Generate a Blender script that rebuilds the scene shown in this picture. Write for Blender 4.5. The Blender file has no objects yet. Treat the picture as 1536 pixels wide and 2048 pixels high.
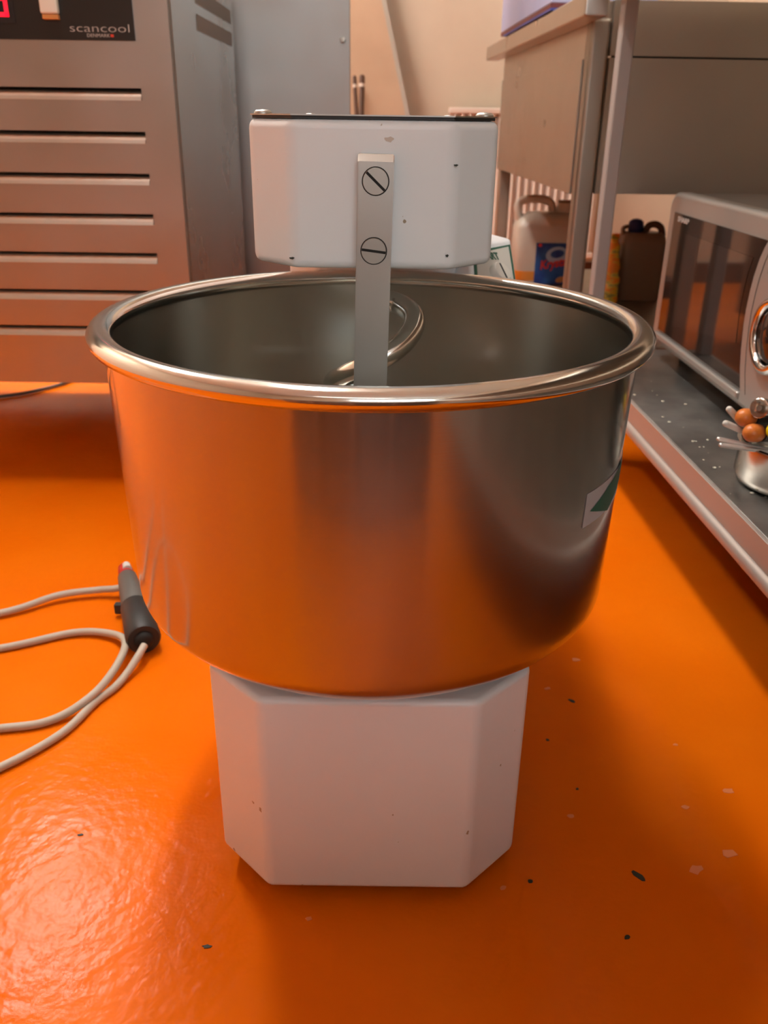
import bpy, bmesh, math, random
from mathutils import Vector, Matrix
from math import sin, cos, pi, radians, sqrt

random.seed(7)
scene = bpy.context.scene
COL = scene.collection

# ------------------------------------------------------------------ camera
PITCH, ROLL, CAM_H = radians(24.8), radians(0.8), 0.66
fwd = Vector((0, cos(PITCH), -sin(PITCH)))
right0 = Vector((1, 0, 0))
up0 = right0.cross(fwd)
R_ = cos(ROLL) * right0 + sin(ROLL) * up0
U_ = -sin(ROLL) * right0 + cos(ROLL) * up0
cam_data = bpy.data.cameras.new('camera')
cam = bpy.data.objects.new('camera', cam_data)
COL.objects.link(cam)
M = Matrix.Identity(4)
for i in range(3):
    M[i][0], M[i][1], M[i][2] = R_[i], U_[i], -fwd[i]
M[2][3] = CAM_H
cam.matrix_world = M
cam_data.sensor_fit = 'VERTICAL'
cam_data.sensor_height = 36.0
cam_data.lens = 1698.0 / 2048.0 * 36.0
cam_data.clip_start = 0.02
cam_data.dof.use_dof = True
cam_data.dof.focus_distance = 0.64
cam_data.dof.aperture_fstop = 11.0
scene.camera = cam

# ------------------------------------------------------------------ world, exposure, lamps' strength
world = bpy.data.worlds.new('world')
scene.world = world
world.use_nodes = True
world.node_tree.nodes['Background'].inputs[0].default_value = (1.0, 0.96, 0.9, 1)
world.node_tree.nodes['Background'].inputs[1].default_value = 0.02
scene.view_settings.view_transform = 'Standard'
scene.view_settings.look = 'None'
scene.view_settings.gamma = 1.0
scene.view_settings.use_curve_mapping = False
scene.view_settings.exposure = 0.0
scene.cycles.max_bounces = 6
scene.cycles.diffuse_bounces = 3
scene.cycles.glossy_bounces = 3
scene.cycles.transmission_bounces = 3
scene.cycles.caustics_refractive = False
# (x, y, length, width, rotation, strength) of each fluorescent fitting under the ceiling
LAMPS = [(-1.40, 2.85, 1.25, 0.20, 90, 98.0),
         (-0.42, 1.62, 1.25, 0.16, 90, 68.0),
         (-0.30, -1.50, 1.25, 0.20, 0, 4.0)]  # last fitting is unseen, added as weak fill from behind the camera
LAMP_COLOR = (1.0, 0.955, 0.89)
FILL_WINDOW_COLOR, FILL_WINDOW_STRENGTH = (0.82, 0.93, 1.0), 4.6
CEIL = 2.55

# ------------------------------------------------------------------ materials
def mat(name, color, rough=0.5, metal=0.0, spec=0.5, **kw):
    m = bpy.data.materials.new(name)
    m.use_nodes = True
    b = m.node_tree.nodes['Principled BSDF']
    b.inputs['Base Color'].default_value = (*color, 1)
    b.inputs['Roughness'].default_value = rough
    b.inputs['Metallic'].default_value = metal
    b.inputs['Specular IOR Level'].default_value = spec
    for k, v in kw.items():
        b.inputs[k.replace('_', ' ')].default_value = v
    return m

def bsdf(m): return m.node_tree.nodes['Principled BSDF']

def noise(m, scale, detail=3.0, stretch=(1, 1, 1), coord='Object', rough=0.5):
    nt = m.node_tree
    tc = nt.nodes.new('ShaderNodeTexCoord')
    mp = nt.nodes.new('ShaderNodeMapping')
    mp.inputs['Scale'].default_value = stretch
    n = nt.nodes.new('ShaderNodeTexNoise')
    n.inputs['Scale'].default_value = scale
    n.inputs['Detail'].default_value = detail
    n.inputs['Roughness'].default_value = rough
    nt.links.new(tc.outputs[coord], mp.inputs['Vector'])
    nt.links.new(mp.outputs['Vector'], n.inputs['Vector'])
    return n

def ramp(m, src, stops):
    nt = m.node_tree
    r = nt.nodes.new('ShaderNodeValToRGB')
    els = r.color_ramp.elements
    els[0].position, els[0].color = stops[0][0], (*stops[0][1], 1)
    els[1].position, els[1].color = stops[-1][0], (*stops[-1][1], 1)
    for p, c in stops[1:-1]:
        e = els.new(p); e.color = (*c, 1)
    nt.links.new(src, r.inputs['Fac'])
    return r

def bump(m, n, strength, dist=0.001, prev=None):
    nt = m.node_tree
    b = nt.nodes.new('ShaderNodeBump')
    b.inputs['Strength'].default_value = strength
    b.inputs['Distance'].default_value = dist
    nt.links.new(n.outputs['Fac'], b.inputs['Height'])
    if prev: nt.links.new(prev.outputs['Normal'], b.inputs['Normal'])
    nt.links.new(b.outputs['Normal'], bsdf(m).inputs['Normal'])
    return b

def color_var(m, n, c0, c1, lo=0.35, hi=0.65):
    r = ramp(m, n.outputs['Fac'], [(lo, c0), (hi, c1)])
    m.node_tree.links.new(r.outputs['Color'], bsdf(m).inputs['Base Color'])
    return r

def rough_var(m, n, r0, r1, lo=0.3, hi=0.7):
    nt = m.node_tree
    mr = nt.nodes.new('ShaderNodeMapRange')
    mr.inputs['From Min'].default_value, mr.inputs['From Max'].default_value = lo, hi
    mr.inputs['To Min'].default_value, mr.inputs['To Max'].default_value = r0, r1
    nt.links.new(n.outputs['Fac'], mr.inputs['Value'])
    nt.links.new(mr.outputs['Result'], bsdf(m).inputs['Roughness'])

# floor paint
m_floor = mat('orange_floor_paint', (0.83, 0.135, 0.002), 0.2, spec=0.065)
nf = noise(m_floor, 3.0, 5.0)
color_var(m_floor, nf, (0.80, 0.135, 0.001), (0.86, 0.172, 0.003))
nb1 = noise(m_floor, 70.0, 2.0)
nb2 = noise(m_floor, 9.0, 2.0)
bp = bump(m_floor, nb2, 0.25, 0.004)
bump(m_floor, nb1, 0.45, 0.0016, bp)
rough_var(m_floor, noise(m_floor, 6.0, 4.0), 0.12, 0.26)

m_wall = mat('beige_wall_paint', (0.70, 0.55, 0.40), 0.6)
nw = noise(m_wall, 2.5, 4.0)
color_var(m_wall, nw, (0.62, 0.505, 0.385), (0.69, 0.575, 0.445))
bump(m_wall, noise(m_wall, 120.0, 2.0), 0.15, 0.001)
m_ceiling = mat('white_ceiling_paint', (0.78, 0.76, 0.72), 0.8)
bump(m_ceiling, noise(m_ceiling, 90.0, 2.0), 0.1, 0.001)

def steel(name, color, rough, aniso=0.0, rot=0.0, axis=None, brush=(1, 1, 60), brush_strength=0.04, dirt=True):
    m = mat(name, color, rough, 1.0)
    b = bsdf(m)
    if aniso:
        b.inputs['Anisotropic'].default_value = aniso
        b.inputs['Anisotropic Rotation'].default_value = rot
        t = m.node_tree.nodes.new('ShaderNodeTangent')
        t.direction_type = 'RADIAL'; t.axis = axis or 'Z'
        m.node_tree.links.new(t.outputs[0], b.inputs['Tangent'])
    n = noise(m, 8.0, 4.0, brush)
    bump(m, n, brush_strength, 0.0006)
    if dirt:
        rough_var(m, noise(m, 5.0, 4.0), rough * 0.85, rough * 1.25)
    return m

def bowl_steel(name, color, rough, aniso):
    m = steel(name, color, rough, aniso, 0.25, 'Z', (3, 3, 90), 0.05)
    b = bsdf(m)
    b.inputs['Coat Weight'].default_value = 0.7
    b.inputs['Coat IOR'].default_value = 1.9
    b.inputs['Coat Roughness'].default_value = 0.11
    return m
m_bowl = bowl_steel('brushed_bowl_steel', (0.43, 0.405, 0.355), 0.19, 0.88)
m_bowl_in = bowl_steel('matte_bowl_interior_steel', (0.47, 0.45, 0.39), 0.31, 0.85)
m_rim = steel('polished_rim_steel', (0.74, 0.72, 0.67), 0.13, brush=(8, 8, 8), brush_strength=0.05)
m_hook = steel('polished_hook_steel', (0.82, 0.80, 0.74), 0.17, brush=(5, 5, 5), brush_strength=0.05)
m_bar = steel('satin_bar_steel', (0.46, 0.44, 0.405), 0.38, brush=(40, 40, 3), brush_strength=0.05)
m_screw = steel('screw_steel', (0.42, 0.40, 0.36), 0.40, brush=(30, 30, 30), brush_strength=0.06)
m_cab = steel('cabinet_steel', (0.43, 0.41, 0.38), 0.34, brush=(2, 2, 60), brush_strength=0.03)
m_cab_side = steel('cabinet_side_steel', (0.48, 0.46, 0.43), 0.24, brush=(1, 60, 60), brush_strength=0.03)
m_cab2 = steel('grey_cabinet_steel', (0.33, 0.32, 0.305), 0.42, brush=(40, 1, 2), brush_strength=0.04)
m_lip = steel('louvre_lip_steel', (0.78, 0.75, 0.69), 0.30, brush=(2, 40, 40), brush_strength=0.02)
m_sink = steel('sink_steel', (0.50, 0.47, 0.43), 0.30, brush=(2, 2, 40), brush_strength=0.05)
m_sinkend = steel('stained_sink_steel', (0.42, 0.39, 0.34), 0.42, brush=(4, 4, 12), brush_strength=0.08)
m_sinktop = steel('sink_top_steel', (0.58, 0.55, 0.50), 0.30, brush=(2, 40, 40), brush_strength=0.03)
m_post = mat('grey_painted_post', (0.36, 0.33, 0.315), 0.42)
bump(m_post, noise(m_post, 60.0), 0.08)
m_shelf = steel('worn_shelf_steel', (0.34, 0.335, 0.32), 0.42, brush=(30, 2, 2), brush_strength=0.08)
ns = noise(m_shelf, 14.0, 6.0)
color_var(m_shelf, ns, (0.27, 0.265, 0.255), (0.40, 0.395, 0.375))
m_shelfedge = mat('shelf_edge_enamel', (0.50, 0.43, 0.385), 0.40, 0.45)
bump(m_shelfedge, noise(m_shelfedge, 40.0), 0.05)
m_pan = steel('pan_steel', (0.66, 0.62, 0.56), 0.16, brush=(5, 5, 30), brush_strength=0.05)
m_wire = mat('bright_wire_steel', (0.88, 0.86, 0.82), 0.4, 0.7)
bump(m_wire, noise(m_wire, 50), 0.04)

def enamel(name, c0, c1, rough=0.34, dirt=None):
    m = mat(name, c0, rough, spec=0.4)
    n = noise(m, 6.0, 5.0)
    r = color_var(m, n, c0, c1, 0.35, 0.7)
    if dirt:
        # small grubby chips in the enamel
        n2 = noise(m, 95.0, 2.0)
        mix = m.node_tree.nodes.new('ShaderNodeMix'); mix.data_type = 'RGBA'
        r2 = ramp(m, n2.outputs['Fac'], [(0.755, (0, 0, 0)), (0.775, (1, 1, 1))])
        m.node_tree.links.new(r2.outputs['Color'], mix.inputs[0])
        m.node_tree.links.new(r.outputs['Color'], mix.inputs[6])
        mix.inputs[7].default_value = (*dirt, 1)
        m.node_tree.links.new(mix.outputs[2], bsdf(m).inputs['Base Color'])
    bump(m, noise(m, 45.0, 2.0), 0.06, 0.001)
    return m

m_enamel = enamel('white_enamel', (0.76, 0.775, 0.785), (0.81, 0.82, 0.825), dirt=(0.35, 0.27, 0.18))
m_black = mat('black_rubber', (0.018, 0.017, 0.016), 0.55)
bump(m_black, noise(m_black, 90.0), 0.08)
m_gap = mat('dark_gap', (0.010, 0.009, 0.008), 0.8)
bump(m_gap, noise(m_gap, 50.0), 0.03)
m_lid = steel('lid_plate_steel', (0.42, 0.40, 0.37), 0.4, brush=(3, 3, 3))
m_green = mat('green_print', (0.03, 0.12, 0.08), 0.4)
bump(m_green, noise(m_green, 60.0), 0.02)
m_green_sticker = mat('green_sticker_print', (0.035, 0.20, 0.115), 0.35)
bump(m_green_sticker, noise(m_green_sticker, 60.0), 0.03)
m_panelface = enamel('cream_panel', (0.62, 0.60, 0.54), (0.67, 0.65, 0.585), 0.4)
m_knob = enamel('ivory_knob', (0.68, 0.65, 0.58), (0.72, 0.69, 0.62), 0.3)
m_sticker = mat('sticker_paper', (0.78, 0.73, 0.71), 0.35)
bump(m_sticker, noise(m_sticker, 80.0), 0.05)

m_blackpanel = mat('black_control_glass', (0.016, 0.014, 0.013), 0.28)
bump(m_blackpanel, noise(m_blackpanel, 20.0), 0.01)
m_print = mat('silver_print', (0.50, 0.46, 0.42), 0.5)
bump(m_print, noise(m_print, 20.0), 0.01)
m_redprint = mat('red_print', (0.7, 0.05, 0.02), 0.5)
bump(m_redprint, noise(m_redprint, 20.0), 0.01)
m_led = mat('red_led', (0.4, 0.0, 0.01), 0.4)
bsdf(m_led).inputs['Emission Color'].default_value = (1.0, 0.01, 0.03, 1)
bsdf(m_led).inputs['Emission Strength'].default_value = 1.6
bump(m_led, noise(m_led, 20.0), 0.01)
m_switch = enamel('cream_switch', (0.80, 0.74, 0.62), (0.84, 0.79, 0.68), 0.35)
m_switchend = enamel('orange_switch_end', (0.70, 0.33, 0.10), (0.76, 0.38, 0.13), 0.35)
m_dark_strip = mat('dark_grey_strip', (0.20, 0.175, 0.15), 0.5, 0.6)
bump(m_dark_strip, noise(m_dark_strip, 40.0), 0.05)

m_board = enamel('tan_board', (0.50, 0.35, 0.235), (0.55, 0.39, 0.265), 0.6)
m_boardedge = enamel('grey_edge_trim', (0.42, 0.38, 0.32), (0.46, 0.42, 0.36), 0.5)
m_brownstick = enamel('brown_lacquer', (0.075, 0.032, 0.018), (0.10, 0.045, 0.026), 0.4)
m_band = enamel('white_band', (0.55, 0.47, 0.40), (0.6, 0.52, 0.45), 0.5)
m_rad = enamel('radiator_enamel', (0.78, 0.66, 0.58), (0.82, 0.71, 0.63), 0.4)

m_can = mat('translucent_canister', (0.80, 0.70, 0.58), 0.35, Transmission_Weight=0.25, Subsurface_Weight=0.0)
bump(m_can, noise(m_can, 25.0), 0.06)
color_var(m_can, noise(m_can, 5.0), (0.76, 0.64, 0.52), (0.83, 0.74, 0.63))
m_liquid = enamel('orange_liquid', (0.75, 0.24, 0.03), (0.82, 0.29, 0.05), 0.3)
m_label = mat('blue_label', (0.02, 0.07, 0.30), 0.35)
color_var(m_label, noise(m_label, 22.0, 3.0), (0.012, 0.03, 0.19), (0.035, 0.12, 0.36))
m_labelred = mat('label_red', (0.75, 0.04, 0.025), 0.4)
bump(m_labelred, noise(m_labelred, 30.0), 0.02)
m_labelgrey = mat('label_pale', (0.42, 0.47, 0.62), 0.4)
bump(m_labelgrey, noise(m_labelgrey, 30.0), 0.02)
m_labelorange = mat('label_orange', (0.70, 0.25, 0.08), 0.4)
bump(m_labelorange, noise(m_labelorange, 30.0), 0.02)
m_browncan = enamel('brown_plastic', (0.27, 0.175, 0.115), (0.32, 0.215, 0.145), 0.4)
m_brownlid = enamel('dark_brown_plastic', (0.12, 0.065, 0.04), (0.16, 0.09, 0.058), 0.5)
m_bluecap = enamel('navy_cap', (0.02, 0.03, 0.14), (0.03, 0.045, 0.19), 0.45)
# yellow bag with orange print
m_bag = mat('yellow_bag_film', (0.72, 0.45, 0.05), 0.35)
nbag = noise(m_bag, 34.0, 2.0, (0.6, 0.6, 1.6))
rb = ramp(m_bag, nbag.outputs['Fac'], [(0.36, (0.35, 0.28, 0.05)), (0.43, (0.80, 0.58, 0.06)), (0.49, (0.95, 0.55, 0.04)), (0.55, (0.98, 0.30, 0.01))])
m_bag.node_tree.links.new(rb.outputs['Color'], bsdf(m_bag).inputs['Base Color'])
bump(m_bag, noise(m_bag, 60.0), 0.3, 0.002)

m_mwcase = mat('silver_microwave_paint', (0.52, 0.50, 0.47), 0.33, 0.65)
bump(m_mwcase, noise(m_mwcase, 200.0), 0.02)
m_mwtop = mat('grey_microwave_top', (0.30, 0.29, 0.275), 0.4, 0.5)
bump(m_mwtop, noise(m_mwtop, 200.0), 0.02)
m_mwglass = mat('dark_door_glass', (0.022, 0.014, 0.011), 0.06, spec=0.45)
bump(m_mwglass, noise(m_mwglass, 3.0), 0.01)
m_mwwindow = mat('door_window_mesh', (0.035, 0.022, 0.017), 0.05, spec=0.55)
bump(m_mwwindow, noise(m_mwwindow, 3.0), 0.01)
m_chrome = mat('chrome_ring', (0.82, 0.80, 0.77), 0.10, 1.0)
bump(m_chrome, noise(m_chrome, 10.0), 0.01)

m_cable = enamel('grey_cable_sheath', (0.47, 0.41, 0.33), (0.53, 0.47, 0.385), 0.5)
m_plug = enamel('grey_plug', (0.115, 0.108, 0.098), (0.145, 0.136, 0.125), 0.5)
m_plugdark = enamel('charcoal_socket', (0.022, 0.022, 0.022), (0.032, 0.031, 0.030), 0.5)
m_red = enamel('red_plastic', (0.55, 0.02, 0.015), (0.62, 0.03, 0.02), 0.4)
m_white = enamel('white_plastic', (0.72, 0.70, 0.68), (0.77, 0.75, 0.72), 0.4)
m_orangehandle = enamel('orange_handle', (0.62, 0.17, 0.03), (0.70, 0.21, 0.04), 0.35)
m_yellow = enamel('yellow_handle', (0.80, 0.58, 0.01), (0.85, 0.63, 0.02), 0.3)
m_darkhandle = enamel('dark_handle', (0.028, 0.02, 0.019), (0.045, 0.03, 0.028), 0.35)
m_packet = enamel('pale_blue_card', (0.45, 0.48, 0.74), (0.52, 0.55, 0.79), 0.55)
m_packetred = enamel('dark_red_card', (0.15, 0.035, 0.04), (0.20, 0.05, 0.055), 0.5)
m_packetblue = enamel('deep_blue_card', (0.06, 0.08, 0.36), (0.08, 0.10, 0.42), 0.5)
m_chip = mat('black_paint_chip', (0.022, 0.026, 0.016), 0.6)
bump(m_chip, noise(m_chip, 90.0), 0.1)
m_pale = mat('pale_flour_spot', (0.86, 0.25, 0.085), 0.5)
bump(m_pale, noise(m_pale, 90.0), 0.1)
m_crumb = enamel('flour_crumb', (0.62, 0.58, 0.46), (0.7, 0.66, 0.55), 0.7)
m_darkener = steel('bowl_darkener_steel', (0.20, 0.18, 0.165), 0.4, brush=(2, 2, 30), brush_strength=0.05)
m_darkener_dark = mat('bowl_darkener_dark', (0.05, 0.035, 0.028), 0.6)  # dark colour of the added block that dims the bowl reflection
bump(m_darkener_dark, noise(m_darkener_dark, 20), 0.05)

m_lampbody = enamel('lamp_body_white', (0.75, 0.74, 0.72), (0.8, 0.79, 0.77), 0.4)
def lamp_mat(i, strength):
    m = mat('lamp_diffuser_%d' % i, (0.9, 0.9, 0.9), 0.5)
    bsdf(m).inputs['Emission Color'].default_value = (*LAMP_COLOR, 1)
    bsdf(m).inputs['Emission Strength'].default_value = strength
    return m

# ------------------------------------------------------------------ mesh helpers
def link(name, me, m=None, parent=None, loc=None, smooth=False, bevel=0.0, seg=3, angle=40, hard=True):
    if isinstance(me, bmesh.types.BMesh):
        bm = me
        bmesh.ops.recalc_face_normals(bm, faces=bm.faces)
        me = bpy.data.meshes.new(name)
        bm.to_mesh(me); bm.free()
    o = bpy.data.objects.new(name, me)
    COL.objects.link(o)
    if m is not None and not me.materials:
        me.materials.append(m)
    if parent is not None: o.parent = parent
    if loc is not None: o.location = loc
    if smooth or bevel:
        for p in me.polygons: p.use_smooth = True
    if bevel:
        b = o.modifiers.new('bevel', 'BEVEL')
        b.width = bevel; b.segments = seg
        b.limit_method = 'ANGLE'; b.angle_limit = radians(angle)
        b.harden_normals = hard
    elif smooth:
        me.set_sharp_from_angle(angle=radians(50))
    return o

def box_bm(lo, hi, bm=None):
    bm = bm or bmesh.new()
    vs = [bm.verts.new((x, y, z)) for x in (lo[0], hi[0]) for y in (lo[1], hi[1]) for z in (lo[2], hi[2])]
    for f in ((0, 1, 3, 2), (4, 6, 7, 5), (0, 4, 5, 1), (2, 3, 7, 6), (0, 2, 6, 4), (1, 5, 7, 3)):
        bm.faces.new([vs[i] for i in f])
    return bm

def box(name, lo, hi, m, parent=None, bevel=0.0, seg=2, **k):
    return link(name, box_bm(lo, hi), m, parent, bevel=bevel, seg=seg, **k)

def prism_bm(poly, z0, z1, axis='z', bm=None):
    """poly: 2D outline; extruded along axis between z0 and z1."""
    bm = bm or bmesh.new()
    def P(a, b, c):
        return {'z': (a, b, c), 'y': (a, c, b), 'x': (c, a, b)}[axis]
    lo = [bm.verts.new(P(a, b, z0)) for a, b in poly]
    hi = [bm.verts.new(P(a, b, z1)) for a, b in poly]
    n = len(poly)
    bm.faces.new(lo[::-1]); bm.faces.new(hi)
    for i in range(n):
        bm.faces.new((lo[i], lo[(i + 1) % n], hi[(i + 1) % n], hi[i]))
    return bm

def lathe_bm(profile, n=96, closed=False, bm=None, center=(0, 0)):
    bm = bm or bmesh.new()
    rings = []
    for r, z in profile:
        if r < 1e-6:
            rings.append([bm.verts.new((center[0], center[1], z))])
        else:
            rings.append([bm.verts.new((center[0] + r * cos(2 * pi * i / n), center[1] + r * sin(2 * pi * i / n), z)) for i in range(n)])
    pairs = list(zip(rings, rings[1:]))
    if closed: pairs.append((rings[-1], rings[0]))
    for a, b in pairs:
        for i in range(n):
            j = (i + 1) % n
            if len(a) == 1 and len(b) == 1: continue
            if len(a) == 1: bm.faces.new((a[0], b[j], b[i]))
            elif len(b) == 1: bm.faces.new((a[i], a[j], b[0]))
            else: bm.faces.new((a[i], a[j], b[j], b[i]))
    return bm

def tube_bm(pts, rad, n=14, bm=None, cap=True, round_cap=False):
    """sweep of a circle along pts; rad number or list"""
    bm = bm or bmesh.new()
    pts = [Vector(p) for p in pts]
    rads = rad if isinstance(rad, (list, tuple)) else [rad] * len(pts)
    prev = None
    rings = []
    for i, p in enumerate(pts):
        t = (pts[min(i + 1, len(pts) - 1)] - pts[max(i - 1, 0)]).normalized()
        if prev is None:
            a = Vector((0, 0, 1)) if abs(t.z) < 0.9 else Vector((1, 0, 0))
            u = t.cross(a).normalized()
        else:
            u = (prev - t * prev.dot(t)).normalized()
        prev = u
        v = t.cross(u)
        rings.append([bm.verts.new(p + rads[i] * (cos(2 * pi * k / n) * u + sin(2 * pi * k / n) * v)) for k in range(n)])
    for a, b in zip(rings, rings[1:]):
        for k in range(n):
            bm.faces.new((a[k], a[(k + 1) % n], b[(k + 1) % n], b[k]))
    if cap:
        bm.faces.new(rings[0][::-1]); bm.faces.new(rings[-1])
    return bm

def capsule_pts(a, b, r, n=5):
    """points+radii of a rod with rounded ends"""
    a, b = Vector(a), Vector(b); d = (b - a).normalized()
    pts, rr = [], []
    for i in range(n):
        t = pi / 2 * (1 - i / n)
        pts.append(a + d * (r - r * sin(t))); rr.append(max(r * cos(t), r * 0.05))
    pts.append(a + d * r); rr.append(r)
    pts.append(b - d * r); rr.append(r)
    for i in range(1, n + 1):
        t = pi / 2 * i / n
        pts.append(b - d * (r - r * sin(t))); rr.append(max(r * cos(t), r * 0.05))
    return pts, rr

def catmull(P, n=10):
    P = [Vector(p) for p in P]
    Q = [P[0] * 2 - P[1]] + P + [P[-1] * 2 - P[-2]]
    out = []
    for i in range(1, len(Q) - 2):
        p0, p1, p2, p3 = Q[i - 1:i + 3]
        for k in range(n):
            t = k / n
            out.append(0.5 * ((2 * p1) + (p2 - p0) * t + (2 * p0 - 5 * p1 + 4 * p2 - p3) * t * t + (3 * p1 - p0 - 3 * p2 + p3) * t ** 3))
    out.append(P[-1])
    return out

def text_obj(name, body, size, m, parent, matrix, extrude=0.0004, sx=1.0, shear=0.0, align='LEFT', spacing=1.0, bold=0.0):
    cu = bpy.data.curves.new(name, 'FONT')
    cu.body = body; cu.size = size; cu.extrude = extrude; cu.align_x = align
    cu.shear = shear; cu.space_character = spacing; cu.offset = bold
    cu.resolution_u = 3
    tmp = bpy.data.objects.new(name + '_tmp', cu)
    COL.objects.link(tmp)
    dg = bpy.context.evaluated_depsgraph_get()
    me = bpy.data.meshes.new_from_object(tmp.evaluated_get(dg))
    bpy.data.objects.remove(tmp)
    me.transform(matrix @ Matrix.Diagonal((sx, 1, 1, 1)))
    me.name = name
    me.materials.clear(); me.materials.append(m)
    o = bpy.data.objects.new(name, me)
    COL.objects.link(o); o.parent = parent
    return o

def thing(name, label, cat, loc=(0, 0, 0), rotz=0.0, group=None):
    o = bpy.data.objects.new(name, None)
    COL.objects.link(o)
    o.empty_display_size = 0.05
    o.location = loc; o.rotation_euler = (0, 0, rotz)
    tag(o, label, cat, group)
    return o

def tag(o, label, cat, group=None, kind=None):
    o['label'] = label; o['category'] = cat
    if group: o['group'] = group
    if kind: o['kind'] = kind
    return o

def struct(o, label=None):
    o['kind'] = 'structure'
    if label: o['label'] = label
    return o

def frame_matrix(origin, xdir, ydir):
    x = Vector(xdir).normalized(); z = x.cross(Vector(ydir)).normalized(); y = z.cross(x)
    mm = Matrix.Identity(4)
    for i in range(3):
        mm[i][0], mm[i][1], mm[i][2], mm[i][3] = x[i], y[i], z[i], origin[i]
    return mm

# ------------------------------------------------------------------ room shell
X0, X1, Y0, Y1 = -2.3, 1.35, -2.4, 3.95
floor = struct(box('floor', (X0 - .1, Y0 - .1, -0.08), (X1 + .1, Y1 + .1, 0.0), m_floor), 'glossy orange painted floor')
struct(box('ceiling', (X0 - .1, Y0 - .1, CEIL), (X1 + .1, Y1 + .1, CEIL + .08), m_ceiling), 'white painted ceiling')
struct(box('wall_back', (X0 - .1, Y1, 0.0), (X1 + .1, Y1 + .1, CEIL), m_wall), 'beige painted wall behind the mixer')
struct(box('wall_front', (X0 - .1, Y0 - .1, 0.0), (X1 + .1, Y0, CEIL), m_wall), 'beige painted wall')
struct(box('wall_left', (X0 - .1, Y0, 0.0), (X0, Y1, CEIL), m_wall), 'beige painted wall')
struct(box('wall_right', (X1, Y0, 0.0), (X1 + .1, Y1, CEIL), m_wall), 'beige painted wall behind the steel benches')

struct(box('baseboard_back', (X0, Y1 - 0.012, 0.0), (X1, Y1 - 0.0002, 0.09), m_brownstick, bevel=.003), 'dark baseboard along the back wall')
# unseen window added behind the camera for cool light on the mixer head
win = bpy.data.objects.new('fill_window', None); COL.objects.link(win); win.location = (0.48, Y0 + 0.001, 1.05); struct(win, 'unseen window added behind the camera as cool fill light')
m_pane = mat('fill_pane', (0.8, 0.85, 0.9), 0.2)
bsdf(m_pane).inputs['Emission Color'].default_value = (*FILL_WINDOW_COLOR, 1)
bsdf(m_pane).inputs['Emission Strength'].default_value = FILL_WINDOW_STRENGTH
for i in range(2):
    box('pane', (-0.80 + i * 0.82, 0.0, 0.03), (-0.02 + i * 0.82, 0.008, 1.12), m_pane, win)
for a, b in (((-0.85, 0, 1.1202), (0.85, 0.03, 1.17)), ((-0.85, 0, -0.03), (0.85, 0.05, 0.0298)), ((-0.85, 0, 0.03), (-0.8002, 0.03, 1.12)), ((0.8002, 0, 0.03), (0.85, 0.03, 1.12)), ((-0.0198, 0, 0.03), (0.0198, 0.03, 1.12))):
    box('window_frame', a, b, m_ceiling, win, bevel=.003)

# paint chips and flour spots on the floor (pieces of the floor finish)
def flake(x, y, rx, ry, rot, m, seed, name):
    rnd = random.Random(seed)
    n = 9
    poly = []
    for i in range(n):
        a = 2 * pi * i / n
        k = 0.7 + 0.5 * rnd.random()
        px, py = rx * k * cos(a), ry * k * sin(a)
        poly.append((x + px * cos(rot) - py * sin(rot), y + px * sin(rot) + py * cos(rot)))
    return link(name, prism_bm(poly, -0.0005, 0.0006), m, floor)
CHIPS = [(0.251, 0.598, .0075, .0036, -0.9), (0.239, 0.870, .005, .0025, -0.7), (0.222, 0.530, .0035, .002, 0.5),
         (0.196, 0.795, .0022, .002, 0.3), (0.145, 0.590, .003, .002, 0.1), (-0.150, 0.515, .004, .0018, 0.1),
         (-0.345, 0.512, .006, .003, 1.0), (-0.302, 0.640, .003, .0015, 0.0), (0.215, 0.715, .002, .0016, 0.4)]
PALES = [(0.345, 0.790, .003, .002, 0), (0.349, 0.628, .008, .005, 0.2), (0.309, 0.607, .007, .005, 0.6), (0.200, 0.675, .0035, .0025, 0.1),
         (0.325, 0.690, .004, .003, 0.1), (0.380, 0.715, .006, .004, 0.1), (0.118, 0.582, .003, .0025, 0.5), (-0.063, 0.545, .003, .0022, 0.3),
         (0.262, 0.960, .006, .004, 0.2), (0.213, 0.895, .004, .0025, 0.2)]
for i, c in enumerate(CHIPS): flake(*c, m_chip, 10 + i, 'paint_chip')
for i, c in enumerate(PALES): flake(*c, m_pale, 50 + i, 'pale_spot')

# ------------------------------------------------------------------ ceiling lamps
LAMP_LABELS = ['long fluorescent ceiling lamp above the refrigerated cabinet', 'long fluorescent ceiling lamp above the spiral mixer',
               'unseen fluorescent ceiling lamp added behind the camera as weak fill']
for i, (lx, ly, ll, lw, rot, st) in enumerate(LAMPS):
    t = thing('ceiling_lamp', LAMP_LABELS[i], 'lamp', (lx, ly, CEIL - 0.09), radians(rot), 'fluorescent ceiling lamps')
    box('lamp_housing', (-ll / 2 - .02, -lw / 2 - .02, 0.02), (ll / 2 + .02, lw / 2 + .02, 0.09), m_lampbody, t, bevel=.006)
    box('diffuser', (-ll / 2, -lw / 2, 0.0), (ll / 2, lw / 2, 0.0195), lamp_mat(i, st), t)

# ------------------------------------------------------------------ spiral mixer
mixer = thing('spiral_mixer', 'white enamel spiral dough mixer with large stainless bowl standing on the orange floor', 'mixer', (-0.0125, 0.75, 0))

def octa(x0, x1, y0, y1, c, cback=None):
    cb = c if cback is None else cback
    return [(x0 + c, y0), (x1 - c, y0), (x1, y0 + c), (x1, y1 - cb), (x1 - cb, y1), (x0 + cb, y1), (x0, y1 - cb), (x0, y0 + c)]

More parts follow.
